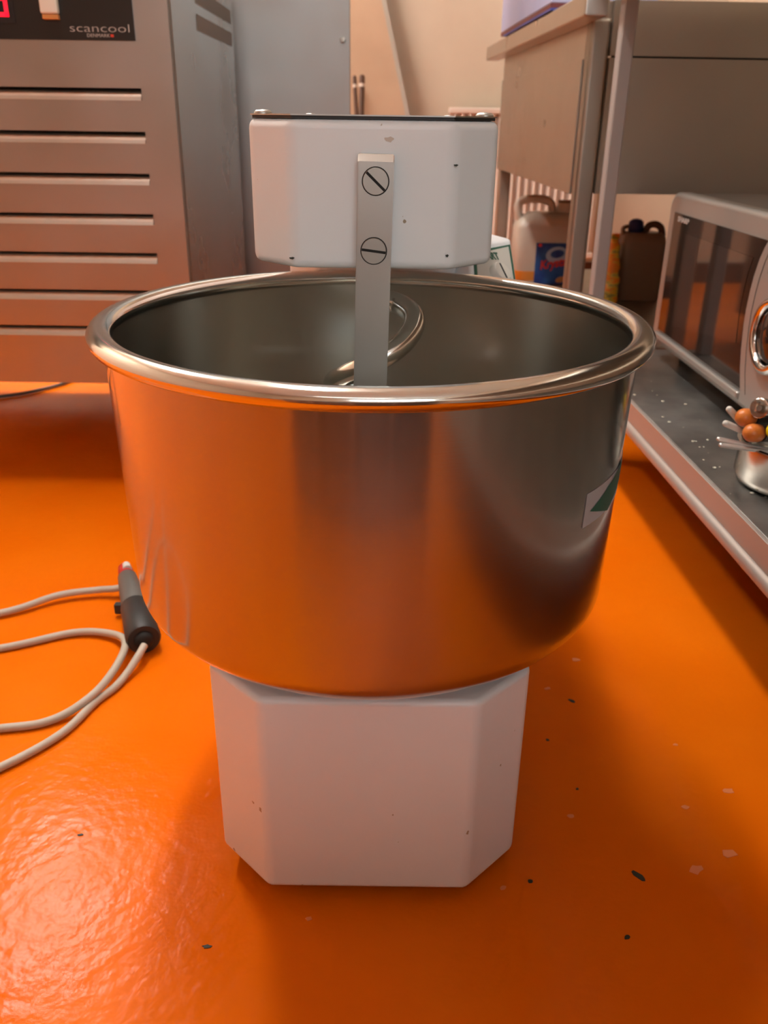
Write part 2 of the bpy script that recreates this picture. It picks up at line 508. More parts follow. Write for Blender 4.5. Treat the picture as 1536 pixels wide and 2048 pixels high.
link('base_housing', prism_bm(octa(-0.1375, 0.1415, -0.189, 0.52, 0.0495), 0.020, 0.2315), m_enamel, mixer, bevel=0.006, seg=4, angle=30)
link('rear_column', prism_bm(octa(-0.105, 0.105, 0.265, 0.50, 0.035), 0.2316, 0.63), m_enamel, mixer, bevel=0.006, seg=3, angle=30)
for sx in (-1, 1):
    for yy in (-0.118, 0.45):
        link('foot', lathe_bm([(0, 0.0), (0.017, 0.0), (0.018, 0.004), (0.015, 0.0205), (0, 0.0205)], 24, center=(0.002 + sx * 0.116, yy)), m_black, mixer, smooth=True)

# bowl on its turntable
link('turntable', lathe_bm([(0, 0.2310), (0.115, 0.2310), (0.115, 0.2324), (0, 0.2324)], 64), m_lid, mixer, smooth=True)
RT, RB, ZT, ZB, RC, RZ = 0.2287, 0.2226, 0.500, 0.2325, 0.0735, 0.037
outer = [(RT + (RB - RT) * k / 24, ZT + (ZB + RZ - ZT) * k / 24) for k in range(25)]
outer += [(RB - RC + RC * cos(a), ZB + RZ - RZ * sin(a)) for a in [pi / 2 * k / 14 for k in range(1, 15)]]
th = 0.0022
inner = [(0.0, ZB + th)] + [(RB - RC + (RC - th) * cos(a), ZB + RZ - (RZ - th) * sin(a)) for a in [pi / 2 * k / 14 for k in range(14, 0, -1)]]
inner += [(RT - th + (RB - RT) * k / 24, ZT + (ZB + RZ - ZT) * k / 24) for k in range(24, -1, -1)]
bowl = link('bowl', lathe_bm(inner + outer + [(0.0, ZB)], 160), m_bowl, mixer, smooth=True)
bowl.data.materials.append(m_bowl_in)
for p in bowl.data.polygons:
    c = p.center; n_ = p.normal
    if c.x * n_.x + c.y * n_.y < -1e-4 or (n_.z > 0.5 and c.z < ZB + 0.02): p.material_index = 1
# rolled rim
prof = []
rc, zc, ra, rz2 = 0.2305, 0.4985, 0.0105, 0.0085
for k in range(20):
    a = 2 * pi * k / 20
    prof.append((rc + ra * cos(a), zc + rz2 * sin(a)))
link('rolled_rim', lathe_bm(prof, 160, closed=True), m_rim, bowl, smooth=True)

def on_bowl(deg, z, off):
    r = RT + (RB - RT) * (ZT - z) / (ZT - ZB - RZ) + off
    return (r * cos(radians(deg)), r * sin(radians(deg)), z)

def bowl_patch(name, poly_fn, m, off, na=14, nz=6, parent=None):
    """patch given by poly_fn(s,t)->(deg,z)"""
    bm = bmesh.new()
    g = [[bm.verts.new(on_bowl(*poly_fn(i / na, j / nz), off)) for j in range(nz + 1)] for i in range(na + 1)]
    for i in range(na):
        for j in range(nz):
            bm.faces.new((g[i][j], g[i + 1][j], g[i + 1][j + 1], g[i][j + 1]))
    g2 = bmesh.ops.solidify(bm, geom=bm.faces[:], thickness=0.00025)
    return link(name, bm, m, parent, smooth=True)
stk = bowl_patch('torn_sticker', lambda s, t: (-42.0 + s * 44.0, (0.3713 + 0.0295 * t) - 0.004 * s + 0.004 * s * t), m_sticker, 0.0006, parent=bowl)
stk['label'] = 'torn grey sticker with green arrow'
def pl(s, pts):
    for (a, b), (c, d) in zip(pts, pts[1:]):
        if s <= c: return b + (d - b) * (s - a) / (c - a)
    return pts[-1][1]
bowl_patch('green_arrow', lambda s, t: (-39.9 + s * 20.5, (1 - t) * pl(s, [(0, .3836), (.5, .3694), (1, .3830)]) + t * pl(s, [(0, .3838), (.42, .3945), (1, .4025)])), m_green_sticker, 0.0011, 20, 5, parent=bowl)

# spiral hook
hx, hy = 0.0, 0.070
pts = [(hx - .006, hy, 0.5600), (hx - .006, hy, 0.530), (hx - .006, hy + .004, 0.514)]
for k in range(0, 46):
    a = radians(115) - k * radians(15)
    deg = 115 - 15 * k
    z = 0.5045 - 0.00030 * (115 - deg) * (0.55 if deg > 0 else 1.0) if deg > 0 else 0.5045 - 0.019 - 0.00036 * (-deg)
    rr = 0.039 * min(1.0, 0.45 + 0.16 * k)
    if z < 0.262: break
    pts.append((hx + rr * cos(a), hy + rr * sin(a), z))
spl = catmull(pts, 4)
nn = len(spl)
link('spiral_hook', tube_bm(spl, [0.0106 if i < nn - 10 else 0.0106 - 0.0003 * (i - nn + 10) for i in range(nn)], 18), m_hook, mixer, smooth=True)

# head
HX0, HX1, HY0 = -0.0995, 0.0995, -0.049
head = link('head_housing', prism_bm(octa(HX0, HX1, HY0, 0.49, 0.0365), 0.5505, 0.6600), m_enamel, mixer, bevel=0.007, seg=5, angle=30)
link('lid_gasket', prism_bm(octa(HX0 + .0035, HX1 - .0035, HY0 + .004, 0.486, 0.0345), 0.6600, 0.6622), m_black, mixer)
link('lid_plate', prism_bm(octa(HX0 + .002, HX1 - .002, HY0 + .0025, 0.487, 0.0355), 0.6622, 0.6632), m_lid, mixer)
for sx, sy in ((-0.088, -0.006), (0.088, -0.006), (-0.088, 0.44), (0.088, 0.44)):
    link('lid_screw', lathe_bm([(0, 0.6630), (0.0072, 0.6630), (0.0072, 0.6642), (0.0055, 0.6658), (0, 0.6664)], 20, center=(sx, sy)), m_lid, mixer, smooth=True)

for cx, cz, w_, h_ in ((0.0125, 0.6465, 0.0036, 0.0018), (0.0640, 0.6290, 0.0016, 0.0007), (0.0600, 0.5620, 0.0012, 0.0010), (-0.0640, 0.5585, 0.0020, 0.0008)):
    pts_ = [(cx + w_ * cos(a) * (1 + .25 * sin(3 * a)), cz + h_ * sin(a) * (1 + .2 * cos(5 * a))) for a in [2 * pi * k / 10 for k in range(10)]]
    link('enamel_chip', prism_bm(pts_, HY0 - 0.0003, HY0 + 0.001, 'y'), m_band if w_ > .003 else m_chip, mixer)

# breaker bar, leaning one degree
ang = radians(1.15)
def barp(x, z):   # local bar frame -> mixer local
    c = (0.0030, 0.6365)
    return (c[0] + x * cos(ang) + (z) * sin(ang), c[1] - x * sin(ang) + z * cos(ang))
BW = 0.0138
poly = [barp(-BW, 0.0), barp(BW, 0.0), barp(BW, -0.37), barp(-BW, -0.37)]
bar = link('breaker_bar', prism_bm(poly, -0.0605, -0.0486, 'y'), m_bar, mixer)
bar.data.polygons
bm = bmesh.new(); bm.from_mesh(bar.data)
top_front = [e for e in bm.edges if all(v.co.z > 0.62 and v.co.y < -0.06 for v in e.verts)]
bmesh.ops.bevel(bm, geom=top_front, offset=0.0052, segments=1, affect='EDGES')
others = [e for e in bm.edges if e.is_manifold and e.calc_face_angle(0) > 1.0]
bmesh.ops.bevel(bm, geom=others, offset=0.0008, segments=2, affect='EDGES')
bm.to_mesh(bar.data); bm.free()
for zz, rot in ((-0.0190, -0.75), (-0.0700, -0.12)):
    cx, cz = barp(0.0, zz)
    R = 0.0098
    s = lathe_bm([(0, 0.0), (R, 0.0), (R, 0.0013), (R - 0.0003, 0.0018), (0, 0.0018)], 40)
    mm = Matrix.Translation((cx, -0.0602, cz)) @ Matrix.Rotation(radians(90), 4, 'X')
    s.transform(mm)
    scr = link('slotted_screw', s, m_screw, bar, smooth=True)
    s = lathe_bm([(R, -0.0001), (R + 0.0007, -0.0001), (R + 0.0007, 0.0004), (R, 0.0004)], 40, closed=True)
    s.transform(mm)
    link('screw_seat', s, m_gap, bar)
    s = box_bm((-R * 0.97, -0.0010, 0.0012), (R * 0.97, 0.0010, 0.00190))
    s.transform(mm @ Matrix.Rotation(rot, 4, 'Z'))
    link('screw_slot', s, m_gap, bar)

# sloping control console on the right of the column
A = Vector((0.1136, 0.235, 0.4879)); B = Vector((0.1672, 0.285, 0.4799))
Cc = Vector((0.1631, 0.3387, 0.5224)); D = Vector((0.1129, 0.280, 0.5213))
back = Vector((-0.035, 0.10, 0.0))
bm = bmesh.new()
def ext(p, d): return bm.verts.new(p + d)
nrm = (B - A).cross(D - A).normalized()
exp = 0.006
e1 = (B - A).normalized(); e2 = (D - A).normalized()
corners = [A - e1 * exp - e2 * .02, B + e1 * exp - e2 * .02, Cc + e1 * exp + e2 * .011, D - e1 * exp + e2 * .011]
corners = [c - nrm * 0.0012 for c in corners]
fr = [bm.verts.new(c) for c in corners]
bk = [bm.verts.new(c + back) for c in corners]
bm.faces.new(fr); bm.faces.new(bk[::-1])
for i in range(4):
    bm.faces.new((fr[i], bk[i], bk[(i + 1) % 4], fr[(i + 1) % 4]))
console = link('control_console', bm, m_enamel, mixer, bevel=0.005, seg=4)
console['label'] = 'sloping white control console with green border and dial'
def quad_plate(name, cs, m, h0, h1, parent):
    bm = bmesh.new()
    lo = [bm.verts.new(c + nrm * h0) for c in cs]; hi = [bm.verts.new(c + nrm * h1) for c in cs]
    bm.faces.new(lo[::-1]); bm.faces.new(hi)
    for i in range(4): bm.faces.new((lo[i], lo[(i + 1) % 4], hi[(i + 1) % 4], hi[i]))
    return link(name, bm, m, parent)
quad_plate('panel_border', [A, B, Cc, D], m_green, -0.0012, 0.0002, console)
w = 0.0040
inn = [A + e1 * w - e2 * w * 0, B - e1 * w, Cc - e1 * w - e2 * w, D + e1 * w - e2 * w]
quad_plate('panel_face', inn, m_panelface, -0.0008, 0.0006, console)
kc = A + e1 * 0.0410 + e2 * 0.0190
km = frame_matrix(kc, e1, e2)
s = lathe_bm([(0, 0), (0.0135, 0), (0.0130, 0.008), (0.0118, 0.0095), (0, 0.0095)], 40); s.transform(km)
knob = link('timer_knob', s, m_knob, console, smooth=True)
s = box_bm((-0.0011, -0.0102, 0.0094), (0.0011, 0.0102, 0.0100)); s.transform(km)
link('pointer_line', s, m_gap, console)
text_obj('panel_lettering', 'ART', 0.0140, m_green, console, frame_matrix(D + e1 * 0.0245 - e2 * 0.0120 + nrm * 0.0009, e1, (Cc - B).normalized() * .5 + e2 * .5), 0.0002, bold=0.0004, sx=0.85)

# ------------------------------------------------------------------ refrigerated cabinet (left)
FY = 1.53
fr_root = thing('refrigerated_cabinet', 'stainless refrigerated cabinet with louvred front and black control panel', 'refrigerator', (-0.70, FY, 0))
FXR, FXL, FZ0, FZ1, FDEP = 0.351, -0.42, 0.209, 0.92, 0.64
box('cabinet_body', (FXL, 0.022, FZ0), (FXR - 0.003, FDEP, FZ1), m_cab_side, fr_root, bevel=.004)
# front fascia built from strips around the louvre slots
SLOT_R = 0.298      # local x of the right end of every slot
slots = [(0.701 - 0.0643 * k, 0.683 - 0.0643 * k) for k in range(7)]
bm = bmesh.new()
box_bm((SLOT_R, 0, FZ0), (FXR, 0.018, FZ1), bm)
edges = [FZ1] + [v for s in slots for v in s] + [FZ0]
for i in range(0, len(edges), 2):
    box_bm((FXL, 0, edges[i + 1]), (SLOT_R, 0.018, edges[i]), bm)
link('front_panel', bm, m_cab, fr_root)
box('slot_backing', (FXL + .004, 0.0185, 0.25), (SLOT_R + .02, 0.0215, 0.72), m_gap, fr_root)
for zt, zb in slots:
    # curved lip of each louvre, dark gap above it
    prof = []
    for k in range(7):
        a = pi / 2 * k / 6
        prof.append((0.0165 - 0.0178 * sin(a), (zt - 0.0026) - 0.0155 * (1 - cos(a))))
    prof += [(0.0012, zb + 0.0002), (0.0165, zb + 0.0002)]
    link('louvre_lip', prism_bm(prof, FXL + .002, SLOT_R - .001, 'x'), m_lip, fr_root, smooth=True)
box('corner_seam', (FXR - 0.0005, 0.0075, FZ0 + .002), (FXR + 0.0012, 0.0205, FZ1 - .002), m_dark_strip, fr_root)
for za in (0.803, 0.846):
    box('side_dark_strip', (FXR - 0.0035, 0.235, za), (FXR - 0.0022, 0.615, za + 0.0265), m_dark_strip, fr_root)  # two dark grey strips along the side panel
ctl = box('control_panel', (FXL + .002, -0.0022, 0.768), (0.297, -0.0001, 0.880), m_blackpanel, fr_root)
ctl['label'] = 'black control panel with red digit'
box('display_window', (-0.02, -0.0030, 0.790), (0.112, -0.0022, 0.850), m_gap, ctl)
# seven-segment digit 6
dx, dz, dw, dh, st = 0.072, 0.7985, 0.031, 0.050, 0.0062
segs = [((dx, dz), (dx + dw, dz + st)), ((dx, dz), (dx + st, dz + dh)), ((dx + dw - st, dz), (dx + dw, dz + dh / 2)),
        ((dx, dz + dh / 2 - st / 2), (dx + dw, dz + dh / 2 + st / 2)), ((dx, dz + dh - st), (dx + dw, dz + dh))]
bm = bmesh.new()
for (a, b), (c, d) in segs:
    box_bm((a, -0.0036, b), (c, -0.0030, d), bm)
link('led_digit', bm, m_led, ctl)
sw = box('rocker_switch', (0.1560, -0.0150, 0.8025), (0.1835, -0.0022, 0.845), m_switch, ctl, bevel=.003)
box('switch_end', (0.1575, -0.0115, 0.7955), (0.1825, -0.0022, 0.8022), m_switchend, ctl, bevel=.001)
tm = Matrix.Translation((0.194, -0.0024, 0.7795)) @ Matrix.Rotation(radians(90), 4, 'X')
text_obj('maker_lettering', 'scancool', 0.0165, m_print, ctl, tm, 0.0003, sx=1.68, bold=-0.00025, spacing=1.0)
tm = Matrix.Translation((0.221, -0.0024, 0.7725)) @ Matrix.Rotation(radians(90), 4, 'X')
text_obj('country_lettering', 'DENMARK', 0.0068, m_print, ctl, tm, 0.0003, sx=1.1, spacing=1.05)
box('red_print_mark', (0.2585, -0.0027, 0.7728), (0.2635, -0.0023, 0.7765), m_redprint, ctl)
for lx in (FXL + .06, FXR - .10):
    for ly in (0.10, FDEP - .13):
        link('leg', lathe_bm([(0, 0), (0.024, 0), (0.024, 0.012), (0.016, 0.02), (0.016, FZ0), (0, FZ0)], 20, center=(lx, ly)), m_black, fr_root, smooth=True)

box('reflection_block', (FXL + .03, FDEP - .07, 0.055), (FXR - .03, FDEP - .01, FZ0 - .0003), m_gap, fr_root)  # unseen dark block added to keep pale reflections off the floor underneath

# thin cord on the floor by the cabinet
cp = catmull([(-1.35, 2.00, 0.005), (-1.12, 2.045, 0.005), (-0.985, 2.09, 0.005), (-0.92, 2.14, 0.005), (-0.865, 2.22, 0.005), (-0.84, 2.33, 0.005)], 8)
tag(link('power_cord', tube_bm(cp, 0.0042, 8), m_plug, smooth=True), 'thin grey cord lying on the floor under the refrigerated cabinet', 'cord')

# ------------------------------------------------------------------ tall grey cabinet behind
c2 = thing('steel_cabinet', 'tall plain grey steel cabinet standing behind the refrigerated cabinet', 'cabinet', (-0.36, 2.25, 0))
box('cabinet_body', (-0.40, 0.012, 0.10), (0.238, 0.55, 1.95), m_cab2, c2, bevel=.003)
dr = box('cabinet_door', (-0.40, 0.0, 0.12), (0.266, 0.0115, 1.94), m_cab2, c2, bevel=.002)
link('door_bolt', (lambda b: (b.transform(Matrix.Translation((0.249, 0.0, 0.827)) @ Matrix.Rotation(radians(90), 4, 'X')), b)[1])(lathe_bm([(0, 0), (0.007, 0), (0.006, 0.004), (0, 0.005)], 16)), m_screw, dr, smooth=True)
for lx in (-0.34, 0.2):
    for ly in (0.06, 0.50):
        box('leg', (lx - .018, ly - .018, 0), (lx + .018, ly + .018, 0.0998), m_black, c2, bevel=.002)

# ------------------------------------------------------------------ things against the back wall
# board leaning on the wall, with grey edge trim
bd = thing('leaning_board', 'tan board with grey edge trim leaning slanted against the back wall', 'board', (0.243, 3.82, 0))
tilt = math.atan2(0.0764, 0.3044)
lean = radians(3.2)
def bdm(bm):
    bm.transform(Matrix.Rotation(-lean, 4, 'X') @ Matrix.Rotation(-tilt, 4, 'Y'))
    return bm
link('board_face', bdm(box_bm((-0.50, 0.0, 0.13), (-0.0072, 0.014, 1.60))), m_board, bd)
link('edge_trim', bdm(box_bm((-0.0070, -0.003, 0.0), (0.010, 0.016, 1.61))), m_boardedge, bd)

def stick(label, x0, x1, y, top, r):
    t = thing('broom_handle', label, 'broom handle', (x1, y, 0), 0, 'brown handles leaning by the grey cabinet')
    pts, rr = capsule_pts((0, 0, 0.05), (x0 - x1, 0.17, top), r)
    link('handle', tube_bm(pts, rr, 14), m_brownstick, t, smooth=True)
    d = Vector((x0 - x1, 0.17, top - 0.05)).normalized(); p = Vector((x0 - x1, 0.17, top)) - d * 0.034
    link('band', tube_bm([p, p - d * 0.012], r * 1.08, 14), m_band, t, smooth=True)
    # brush head on the floor
    box('brush_block', (-0.11, -0.03, 0.045), (0.11, 0.03, 0.075), m_brownstick, t, bevel=.006)
    bm = bmesh.new()
    for i in range(20):
        box_bm((-0.105 + i * 0.0105, -0.026, 0.0), (-0.098 + i * 0.0105, 0.026, 0.0448), bm)
    link('bristles', bm, m_black, t)
stick('slimmer dark brown broom handle nearest the grey cabinet edge', -0.144, -0.092, 3.665, 0.820, 0.0085)
stick('thicker dark brown broom handle leaning beside the slim one', -0.110, -0.122, 3.580, 0.820, 0.0112)

# radiator
rad = thing('radiator', 'ribbed cream radiator below the back wall behind the sink bench', 'radiator', (0.248, 3.85, 0))
RW = 0.645
box('radiator_panel', (0.0, 0.02, 0.13), (RW, 0.05, 0.698), m_rad, rad, bevel=.004)
box('top_rail', (-0.003, -0.006, 0.686), (RW + .003, 0.053, 0.709), m_rad, rad, bevel=.005)
box('bottom_rail', (-0.003, -0.006, 0.12), (RW + .003, 0.053, 0.143), m_rad, rad, bevel=.005)
rib0 = None
for i in range(20):
    x = 0.021 + i * 0.0317
    if rib0 is None:
        prof = [(0.0095 * cos(a), 0.0195 - 0.023 * sin(a)) for a in [pi * k / 8 for k in range(9)]]
        rib0 = link('rib', prism_bm(prof, 0.1435, 0.6855), m_rad, rad, loc=(x, 0, 0), smooth=True)
    else:
        c = rib0.copy(); COL.objects.link(c); c.parent = rad; c.location = (x, 0, 0)
for lx in (0.10, 0.50):
    box('wall_bracket', (lx, 0.0505, 0.15), (lx + .04, 0.098, 0.66), m_rad, rad)

# ------------------------------------------------------------------ sink bench (far right)
BROT = radians(2.0)
sk = thing('sink_bench', 'stainless sink bench with deep apron beyond the work table', 'sink', (0.4600, 0.0, 0), BROT)
SY0, SY1 = 1.90, 2.99
box('worktop', (0.0, SY0 + .0105, 0.846), (0.80, SY1 + .10, 0.875), m_sinktop, sk)
box('worktop_front_lip', (-0.045, SY0 - .11, 0.836), (-0.0002, SY1 + .10, 0.875), m_sinktop, sk, bevel=.004)
box('front_apron', (0.0, SY0 + 0.045, 0.520), (0.010, SY1, 0.8455), m_sink, sk, bevel=.0015)
box('apron_fold', (-0.004, SY0 + 0.046, 0.520), (-0.0002, SY1 - .002, 0.776), m_sink, sk, bevel=.001)
box('end_panel', (0.0378, SY0 - 0.006, 0.525), (0.78, SY0 + 0.010, 0.7765), m_sinkend, sk)
box('end_upper_fold', (0.0378, SY0 - 0.006, 0.780), (0.78, SY0 + 0.010, 0.8748), m_sinkend, sk)
box('bowl_underside', (0.02, SY0 + 0.02, 0.530), (0.78, SY1 - .01, 0.545), m_sinkend, sk)
box('seam_backing', (0.045, SY0 + 0.0105, 0.76), (0.775, SY0 + 0.0125, 0.80), m_gap, sk)
for lx in (0.018, 0.76):
    for ly in (SY0 + .022, SY1 - .03):
        box('leg', (lx - .0195, ly - .0205, 0.0), (lx + .0195, ly + .0205, 0.8455 if ly < 2.2 else 0.5195), m_sinkend, sk, bevel=.008, seg=4)
box('lower_shelf', (0.0385, SY0 + .0, 0.175), (0.739, SY1 + .02, 0.200), m_sinkend, sk, bevel=.003)

# pale blue card packet on the sink worktop
pk = thing('card_packet', 'pale blue card packet with dark red edge on the sink worktop', 'packet', (0.356, 2.43, 0.8752), BROT)
box('packet_body', (-0.028, -0.34, 0.0145), (0.20, 0.355, 0.120), m_packet, pk, bevel=.002)
box('red_edge', (-0.0285, -0.341, 0.0052), (0.2005, 0.3555, 0.0143), m_packetred, pk, bevel=.001)
box('blue_edge', (-0.0285, -0.341, 0.0002), (0.2005, 0.30, 0.005), m_packetblue, pk, bevel=.001)

# ------------------------------------------------------------------ canister with blue label
can = thing('detergent_canister', 'translucent detergent canister with blue label under the sink apron', 'canister', (0.487, 2.765, 0.2005))
def rrect(x0, x1, y0, y1, r, n=5):
    out = []
    for cx, cy, a0 in ((x1 - r, y1 - r, 0), (x0 + r, y1 - r, 90), (x0 + r, y0 + r, 180), (x1 - r, y0 + r, 270)):
        for k in range(n + 1):
            a = radians(a0 + 90 * k / n)
            out.append((cx + r * cos(a), cy + r * sin(a)))
    return out
def loft_bm(sections, bm=None):
    """sections: list of (outline, z)"""
    bm = bm or bmesh.new()
    rings = [[bm.verts.new((x, y, z)) for x, y in o] for o, z in sections]
    n = len(rings[0])
    bm.faces.new(rings[0][::-1]); bm.faces.new(rings[-1])
    for a, b in zip(rings, rings[1:]):
        for i in range(n): bm.faces.new((a[i], a[(i + 1) % n], b[(i + 1) % n], b[i]))
    return bm
CW, CD = 0.094, 0.068
secs = [(rrect(-CW + .006, CW - .006, -CD + .006, CD - .006, .03), 0.0), (rrect(-CW, CW, -CD, CD, .032), 0.010), (rrect(-CW, CW, -CD, CD, .032), 0.165),
        (rrect(-CW + .006, CW - .006, -CD + .006, CD - .006, .035), 0.183), (rrect(-CW + .025, CW - .012, -CD + .022, CD - .022, .035), 0.200), (rrect(-CW + .045, CW - .02, -CD + .04, CD - .04, .025), 0.208)]
link('canister_body', loft_bm(secs), m_can, can, smooth=True)
secs = [(rrect(-CW - .0004, -CW + .03, -CD - .0004, CD + .0004, .012), 0.002), (rrect(-CW - .0006, CW + .0006, -CD - .0006, CD + .0006, .0325), 0.012), (rrect(-CW - .0006, CW + .0006, -CD - .0006, CD + .0006, .0325), 0.040)]
secs[0] = (rrect(-CW + .0054, CW - .0054, -CD + .0054, CD - .0054, .03), -0.0001)
link('liquid_fill', loft_bm(secs), m_liquid, can, smooth=True)
hp = catmull([(-0.080, 0, 0.185), (-0.088, 0, 0.215), (-0.082, 0, 0.236), (-0.055, 0, 0.2445), (-0.010, 0, 0.244), (0.012, 0, 0.232), (0.020, 0, 0.205)], 8)
link('handle', tube_bm(hp, 0.0125, 16), m_can, can, smooth=True)
link('neck', lathe_bm([(0, 0.2), (0.026, 0.2), (0.026, 0.222), (0.022, 0.236), (0, 0.236)], 32, center=(0.058, 0)), m_can, can, smooth=True)
link('screw_cap', lathe_bm([(0, 0.2362), (0.024, 0.2362), (0.024, 0.2405), (0.022, 0.2425), (0, 0.2425)], 32, center=(0.058, 0)), m_browncan, can, smooth=True)
lab = box('label', (-0.033, -CD - .0022, 0.002), (CW - .008, -CD - .0008, 0.1245), m_label, can)
lab['label'] = 'blue printed label with red lettering'
lm = Matrix.Rotation(radians(90), 4, 'X')
def disc(name, cx, cz, rx, rz, m, y, parent, rot=0):
    s = lathe_bm([(0, 0), (1, 0), (1, 0.0003), (0, 0.0003)], 32)
    s.transform(Matrix.Translation((cx, y, cz)) @ lm @ Matrix.Rotation(rot, 4, 'Z') @ Matrix.Diagonal((rx, rz, 1, 1)))
    return link(name, s, m, parent)
disc('label_halo', 0.032, 0.090, 0.034, 0.024, m_labelgrey, -CD - .0023, lab, 0.15)
disc('label_oval', 0.033, 0.093, 0.021, 0.012, m_label, -CD - .0027, lab, 0.15)
tm = Matrix.Translation((-0.017, -CD - .0028, 0.046)) @ lm @ Matrix.Rotation(radians(10), 4, 'Z')
text_obj('label_lettering', 'Krystal', 0.036, m_labelred, lab, tm, 0.0003, shear=0.25, bold=0.0012, sx=0.86)
disc('label_badge', -0.022, 0.118, 0.006, 0.005, m_labelred, -CD - .0023, lab)
disc('label_patch', 0.050, 0.016, 0.016, 0.009, m_labelorange, -CD - .0023, lab, 0.3)

# brown canister with blue cap
bc = thing('brown_canister', 'brown plastic canister with navy blue cap behind the microwave', 'canister', (0.715, 2.50, 0.2005))
secs = [(rrect(-.060, .060, -.045, .045, .02), 0.0), (rrect(-.063, .063, -.048, .048, .022), 0.006), (rrect(-.063, .063, -.048, .048, .022), 0.155),
        (rrect(-.058, .060, -.043, .043, .022), 0.172), (rrect(-.050, .052, -.036, .036, .022), 0.182)]
link('canister_body', loft_bm(secs), m_browncan, bc, smooth=True)
s = lathe_bm([(0, 0.0), (0.016, 0.0), (0.017, 0.006), (0.0205, 0.010), (0.0215, 0.022), (0.0195, 0.034), (0.012, 0.040), (0, 0.042)], 28)
s.transform(Matrix.Translation((-0.020, 0, 0.176)))
link('screw_cap', s, m_bluecap, bc, smooth=True)
hp = catmull([(-0.052, 0, 0.172), (-0.054, 0, 0.192), (-0.036, 0, 0.196), (-0.036, 0.0, 0.182)], 6)
link('pouring_loop', tube_bm(hp, 0.006, 10), m_browncan, bc, smooth=True)
hp = catmull([(0.006, 0, 0.178), (0.016, 0, 0.199), (0.034, 0, 0.203), (0.050, 0, 0.194), (0.058, 0, 0.172)], 8)
link('handle', tube_bm(hp, 0.0095, 12), m_brownlid, bc, smooth=True)

# yellow printed bag
bg_root = thing('printed_bag', 'narrow yellow plastic bag with orange print beside the brown canister', 'bag', (0.629, 2.455, 0.2005), radians(8))
secs = []
for k in range(19):
    t = k / 18
    wv = 0.016 + 0.0022 * sin(k * 2.1) + 0.0012 * sin(k * 4.7)
    wv *= (1 - 0.35 * t ** 3) * (0.9 if k == 0 else 1.0)
    off = -0.004 + 0.004 * t + 0.002 * sin(k * 1.3)
    d = 0.045 * (1 - 0.9 * t ** 2) + 0.002
    secs.append((rrect(off - wv, off + wv, -d, d, min(wv, d) * 0.7, 3), 0.170 * t))
link('bag_film', loft_bm(secs), m_bag, bg_root, smooth=True)
bm = bmesh.new()
vs = [bm.verts.new((-0.010 + 0.024 * i / 8, 0.0018 * (-1) ** i, z)) for z in (0.168, 0.182) for i in range(9)]
for i in range(8): bm.faces.new((vs[i], vs[i + 1], vs[i + 10], vs[i + 9]))
bmesh.ops.solidify(bm, geom=bm.faces[:], thickness=0.0008)
link('crimped_top', bm, m_bag, bg_root)

# ------------------------------------------------------------------ work table (near right)
tb = thing('work_table', 'stainless work table with grey posts and a low dark shelf', 'table', (0.4662, 0.0, 0), BROT)
TY0, TY1, TX1 = -0.55, 1.76, 0.72
# shelf made as a folded tray
box('lower_shelf', (0.004, TY0, 0.214), (TX1, TY1, 0.230), m_shelf, tb, bevel=.0015)
box('shelf_front_edge', (-0.002, TY0, 0.197), (0.0038, TY1, 0.2298), m_shelfedge, tb, bevel=.0008)
# rolled lower lip of the shelf edge
bm = prism_bm([(-0.0022, 0.1965), (-0.0075, 0.1935), (-0.0095, 0.1870), (-0.0078, 0.1805), (-0.0025, 0.1780), (0.0035, 0.1800), (0.0035, 0.1965)], TY0, TY1, 'y')
link('shelf_lip', bm, m_shelfedge, tb, smooth=True)
for lx in (0.0, TX1 - 0.03):
    for ly in (1.715, TY0 + 0.02):
        box('post', (lx + 0.001, ly, 0.2302), (lx + 0.026, ly + 0.030, 0.874), m_post, tb, bevel=.003, seg=3)
        box('leg', (lx + 0.004, ly, 0.0), (lx + 0.029, ly + 0.030, 0.1779 if lx < 0.1 else 0.2138), m_post, tb, bevel=.003, seg=3)
box('table_top', (-0.03, TY0 - .03, 0.8742), (TX1 + .03, TY1 + .02, 0.912), m_sinktop, tb, bevel=.003)

# flour crumbs on the shelf
bm = bmesh.new()
rnd = random.Random(3)
for i in range(48):
    y = rnd.uniform(0.8, 1.65); x = rnd.uniform(0.012, 0.09) if rnd.random() < .8 else rnd.uniform(0.01, 0.2)
    r = rnd.choice([.0008, .001, .0013, .0017, .0024])
    bmesh.ops.create_icosphere(bm, subdivisions=1, radius=r, matrix=Matrix.Translation((0.4662 + x - y * .0349, y, 0.2302 + r * 0.4)) @ Matrix.Diagonal((1.2, 1, .5, 1)))
cr = link('flour_crumbs', bm, m_crumb, smooth=True)
tag(cr, 'pale flour crumbs scattered over the dark shelf', 'crumbs', kind='stuff')

# ------------------------------------------------------------------ microwave
mw = thing('microwave_oven', 'silver microwave oven with dark glass door on the low shelf', 'microwave', (0.54, 1.722, 0.2302), radians(-88.8))
MW, MD, MZ0, MZ1 = 0.60, 0.40, 0.031, 0.312
link('case', prism_bm(rrect(0.0, MW, MZ0, MZ1, 0.028, 6), 0.035, MD, 'y'), m_mwtop, mw, smooth=True)
link('front_bezel', prism_bm(rrect(-0.004, MW + 0.004, MZ0 - 0.001, MZ1 + 0.002, 0.030, 6), 0.0, 0.0348, 'y'), m_mwcase, mw, bevel=0.009, seg=4, angle=60)
ARC = [(0.4584, 0.0600), (0.4440, 0.090), (0.4345, 0.120), (0.4280, 0.155), (0.4262, 0.1774), (0.4280, 0.205), (0.4313, 0.2261), (0.4395, 0.252), (0.4490, 0.270), (0.4560, 0.2790)]
gl = [(0.036, 0.060)] + ARC + [(0.036, 0.2790)]
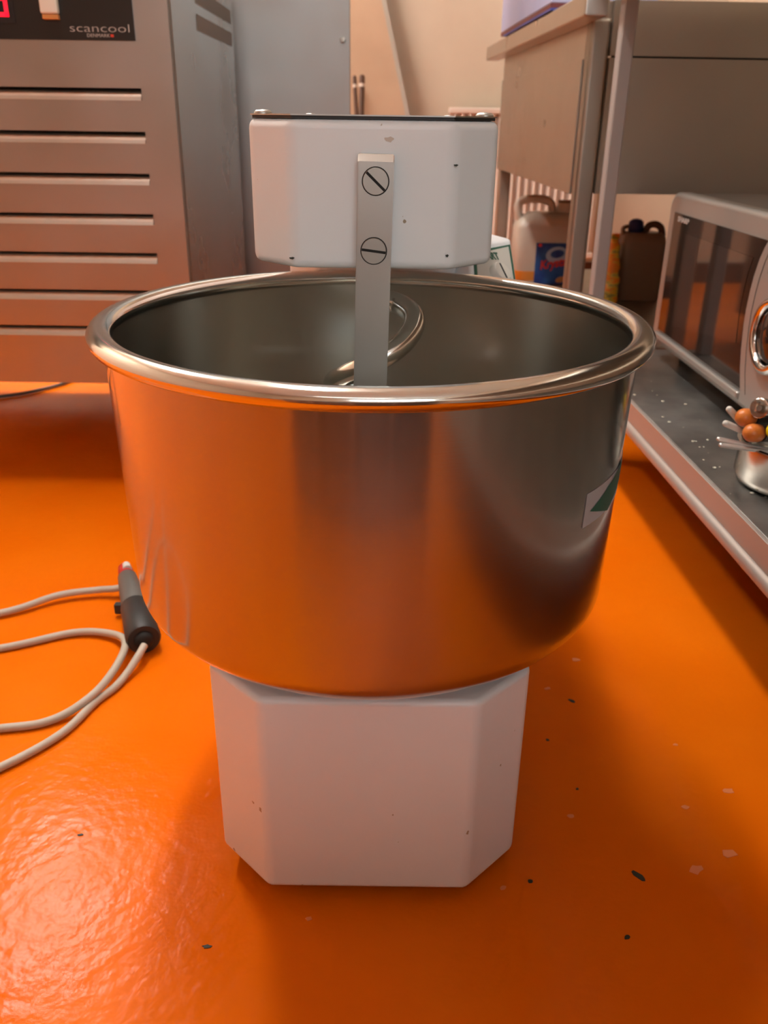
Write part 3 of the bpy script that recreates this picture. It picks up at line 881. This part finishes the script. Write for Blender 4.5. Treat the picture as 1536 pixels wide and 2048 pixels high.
door = link('door_glass', prism_bm(gl, -0.0025, -0.0002, 'y'), m_mwglass, mw)
door['label'] = 'dark glossy door glass'
wn = [(0.110, 0.082)] + [(x - 0.030, min(max(z, 0.082), 0.250)) for x, z in ARC[2:8]] + [(0.110, 0.250)]
link('door_window', prism_bm(wn, -0.0032, -0.0026, 'y'), m_mwwindow, door)
text_obj('maker_lettering', 'SHARP', 0.0125, m_print, door, Matrix.Translation((0.058, -0.0027, 0.2655)) @ Matrix.Rotation(radians(90), 4, 'X'), 0.0002, sx=1.6, bold=0.0003)
arcp = [(x + 0.0006, z) for x, z in ARC]
pan_poly = [(arcp[0][0], 0.042)] + arcp + [(0.470, 0.296), (MW - 0.014, 0.296), (MW - 0.014, 0.042)]
cp_ = link('control_panel', prism_bm(pan_poly, -0.0075, -0.0002, 'y'), m_mwcase, mw, bevel=.002, seg=2)
link('panel_seam', prism_bm([(x + 0.022, z) for x, z in ARC] + [(x + 0.0232, z) for x, z in ARC[::-1]], -0.0082, -0.0074, 'y'), m_dark_strip, cp_)
box('door_bottom_trim', (0.036, -0.0105, 0.0440), (0.4565, -0.0002, 0.0570), m_mwcase, mw, bevel=.004, seg=3)
s = bmesh.new()
ring = lathe_bm([(0.047 + 0.0075 * cos(a), 0.0075 * sin(a)) for a in [2 * pi * k / 14 for k in range(14)]], 56, closed=True)
ring.transform(Matrix.Translation((0.532, -0.013, 0.160)) @ Matrix.Rotation(radians(90), 4, 'X'))
link('dial_ring', ring, m_chrome, cp_, smooth=True)
s.free()
s = lathe_bm([(0, 0.0), (0.0405, 0.0), (0.0395, 0.004), (0.032, 0.0085), (0, 0.010)], 48)
s.transform(Matrix.Translation((0.532, -0.0076, 0.160)) @ Matrix.Rotation(radians(90), 4, 'X'))
link('dial_glass', s, m_mwglass, cp_, smooth=True)
box('clock_display', (0.480, -0.0088, 0.238), (0.575, -0.0076, 0.275), m_mwglass, cp_)
for fx in (0.05, 0.55):
    for fy in (0.06, 0.34):
        link('foot', lathe_bm([(0, 0), (0.014, 0), (0.016, 0.031), (0, 0.031)], 16, center=(fx, fy)), m_black, mw, smooth=True)

# ------------------------------------------------------------------ steel pan with utensils on the shelf
PX, PY, PZ = 0.541, 1.035, 0.2303
pan = thing('steel_pan', 'small round stainless pan full of utensils on the shelf', 'pan', (PX, PY, PZ))
R0 = 0.078
prof = [(0, 0), (R0 - .014, 0), (R0 - .004, .004), (R0, .014), (R0 - .001, 0.050), (R0 + .003, 0.056), (R0 + .003, 0.058), (R0 - .002, 0.0585), (R0 - .0035, 0.052), (R0 - .002, .014), (R0 - .006, .006), (R0 - .014, .002), (0, .002)]
link('pan_body', lathe_bm(prof, 64), m_pan, pan, smooth=True)
def handle(name, label, a, b, r, m, m2, shaft_end, group='utensils in the steel pan'):
    """utensil: coloured handle end a->b, dark grip, shaft into the pan"""
    a, b, c = Vector(a), Vector(b), Vector(shaft_end)
    t = thing(name, label, 'utensil', (a.x, a.y, a.z), 0, group)
    p, rr = capsule_pts((0, 0, 0), b - a, r)
    link('handle_end', tube_bm(p, rr, 20), m, t, smooth=True)
    d = (b - a).normalized()
    link('grip', tube_bm([b - a - d * 0.4 * r, b - a + d * 0.05], [r * 0.98, r * 0.8], 18), m2, t, smooth=True)
    link('shaft', tube_bm([b - a + d * 0.048, c - a], 0.0035, 10), m_wire, t, smooth=True)
    return t
handle('whisk', 'dark handled whisk with orange end, further from the yellow handle', (0.4410, 1.012, 0.3290), (0.466, 1.030, 0.3230), 0.0115, m_orangehandle, m_darkhandle, (0.560, 1.090, 0.262))
handle('whisk', 'dark handled whisk with orange end, next to the yellow handle', (0.4450, 0.992, 0.3160), (0.471, 1.009, 0.3095), 0.0115, m_orangehandle, m_darkhandle, (0.575, 1.060, 0.250))
handle('spatula', 'utensil with round yellow handle end in the steel pan', (0.4665, 0.981, 0.3235), (0.497, 0.992, 0.3180), 0.0122, m_yellow, m_darkhandle, (0.600, 1.040, 0.255))
# steel handle with flat turned end
t = thing('ladle', 'steel utensil with flat turned round handle end in the pan', 'utensil', (0.4575, 1.000, 0.3450), 0, 'utensils in the steel pan')
d = Vector((0.72, 0.60, -0.18)).normalized()
mm = frame_matrix((0, 0, 0), d.cross(Vector((0, 0, 1))).normalized(), Vector((0, 0, 1)))
link('handle_end', tube_bm([(0, 0, 0), d * 0.001, d * 0.010, d * 0.012], [0.0110, 0.0122, 0.0122, 0.009], 36), m_pan, t, smooth=True)
link('end_groove', tube_bm([-d * 0.0004, d * 0.0002], [0.0035, 0.0035], 20), m_bar, t)
link('shaft', tube_bm([d * 0.011, d * 0.12], [0.0085, 0.006], 14), m_darkhandle, t, smooth=True)
# two pale rods
for lbl, a, b in (('upper of two short pale rods poking out of the pan', (0.4310, 1.026, 0.3365), (0.500, 1.090, 0.275)),
                  ('lower of two short pale rods poking out of the pan', (0.4240, 1.016, 0.3208), (0.518, 1.040, 0.278))):
    tag(link('stirring_rod', tube_bm(*(lambda pr: pr)(capsule_pts(a, b, 0.0042)), 12), m_knob, smooth=True), lbl, 'rod', 'utensils in the steel pan')
# tongs resting on the rim
t = thing('tongs', 'bright steel tongs with two thin arms resting over the pan rim', 'tongs', (0.4170, 1.010, 0.3015), 0, 'utensils in the steel pan')
for k, (dy, dz) in enumerate(((0.0, 0.0), (-0.010, -0.0045))):
    p, rr = capsule_pts((0.0, dy, dz), (0.100, dy + 0.012, dz - 0.026 + (0.0088 if k else 0.002)), 0.0028)
    link('arm', tube_bm(p, rr, 10), m_wire, t, smooth=True)
link('hinge', tube_bm([(0.098, -0.004, -0.020), (0.098, 0.016, -0.020)], 0.0048, 12), m_wire, t, smooth=True)

# ------------------------------------------------------------------ extension cable with plug on the floor (left)
ZC = 0.0052
cab = thing('extension_cable', 'grey power cable with charcoal plug connector looped on the orange floor', 'cable', (0, 0, 0))
c1 = catmull([(-0.95, 0.90, ZC), (-0.70, 1.00, ZC), (-0.553, 1.046, ZC + .002), (-0.484, 1.092, ZC + .006), (-0.430, 1.108, ZC + .007), (-0.402, 1.108, 0.015), (-0.386, 1.110, 0.020)], 10)
link('cable_run', tube_bm(c1, 0.0050, 12), m_cable, cab, smooth=True)
c2_ = catmull([(-0.3160, 0.948, 0.022), (-0.3200, 0.928, 0.017), (-0.3280, 0.905, 0.0085), (-0.3370, 0.878, ZC), (-0.352, 0.848, ZC), (-0.373, 0.788, ZC), (-0.420, 0.730, ZC), (-0.50, 0.66, ZC),
               (-0.66, 0.62, ZC), (-0.80, 0.70, ZC), (-0.80, 0.84, ZC), (-0.66, 0.92, ZC), (-0.516, 0.961, ZC), (-0.430, 1.000, ZC + .001), (-0.375, 0.994, ZC + .004), (-0.346, 0.962, 0.0165),
               (-0.343, 0.910, 0.0150), (-0.356, 0.850, 0.0130), (-0.392, 0.812, 0.0060), (-0.448, 0.796, ZC), (-0.60, 0.775, ZC), (-0.95, 0.80, ZC)], 10)
link('cable_loop', tube_bm(c2_, 0.0050, 12), m_cable, cab, smooth=True)
# plug joined to socket, lying along the floor
plug = cab
def seg_tube(name, pts, rr, m, n=24):
    return link(name, tube_bm([Vector(p) - Vector((0, 0, 0)) for p in pts], rr, n), m, plug, smooth=True)
a0, a1 = Vector((-0.3960, 1.145, 0.024)), Vector((-0.3185, 0.957, 0.0235))
dd = (a1 - a0)
L = lambda t: a0 + dd * t
seg_tube('socket_body', [L(.54), L(.56), L(.80), L(.97), L(.99)], [0.0175, 0.0205, 0.0222, 0.0232, 0.0210], m_plugdark)
seg_tube('cable_gland', [L(.985), L(1.01), L(1.03)], [0.0125, 0.0125, 0.008], m_gap)
seg_tube('plug_body', [L(.06), L(.10), L(.30), L(.52), L(.545)], [0.0100, 0.0140, 0.0165, 0.0185, 0.0170], m_plug)
seg_tube('red_ring', [L(-.07), L(-.05), L(.03), L(.065)], [0.006, 0.0105, 0.0115, 0.0100], m_red)
seg_tube('white_tip', [L(-.055) + Vector((.004, -.004, .008)), L(.02) + Vector((.004, -.004, .008))], [0.0060, 0.0070], m_white, 14)
s = box_bm((-0.006, -0.005, -0.012), (0.006, 0.005, 0.004))
s.transform(Matrix.Translation(L(.46) + Vector((-0.021, -0.004, -0.006)) - Vector((0, 0, 0))))
link('latch', s, m_plugdark, plug, bevel=.002)

# ------------------------------------------------------------------ unseen block behind the camera, added to darken the bowl's reflection
kc_ = thing('bowl_darkener', 'unseen counter-shaped block added to darken the mixer bowl reflection', 'counter', (0.16, -0.17, 0))
box('darkener_body', (-0.65, -0.55, 0.05), (0.20, -0.02, 0.50), m_darkener_dark, kc_)
box('darkener_top', (-0.67, -0.6, 0.5002), (0.22, 0.02, 0.535), m_sinktop, kc_, bevel=.003)
for i in range(4):
    x = -0.648 + i * 0.212
    dcb = box('darkener_door', (x, -0.0198, 0.06), (x + 0.205, 0.0, 0.49), m_darkener, kc_, bevel=.003)
    box('door_pull', (x + 0.17, 0.0002, 0.20), (x + 0.182, 0.016, 0.44), m_lip, dcb, bevel=.002)
box('plinth', (-0.64, -0.5, 0.0), (0.19, -0.03, 0.0498), m_darkener_dark, kc_)
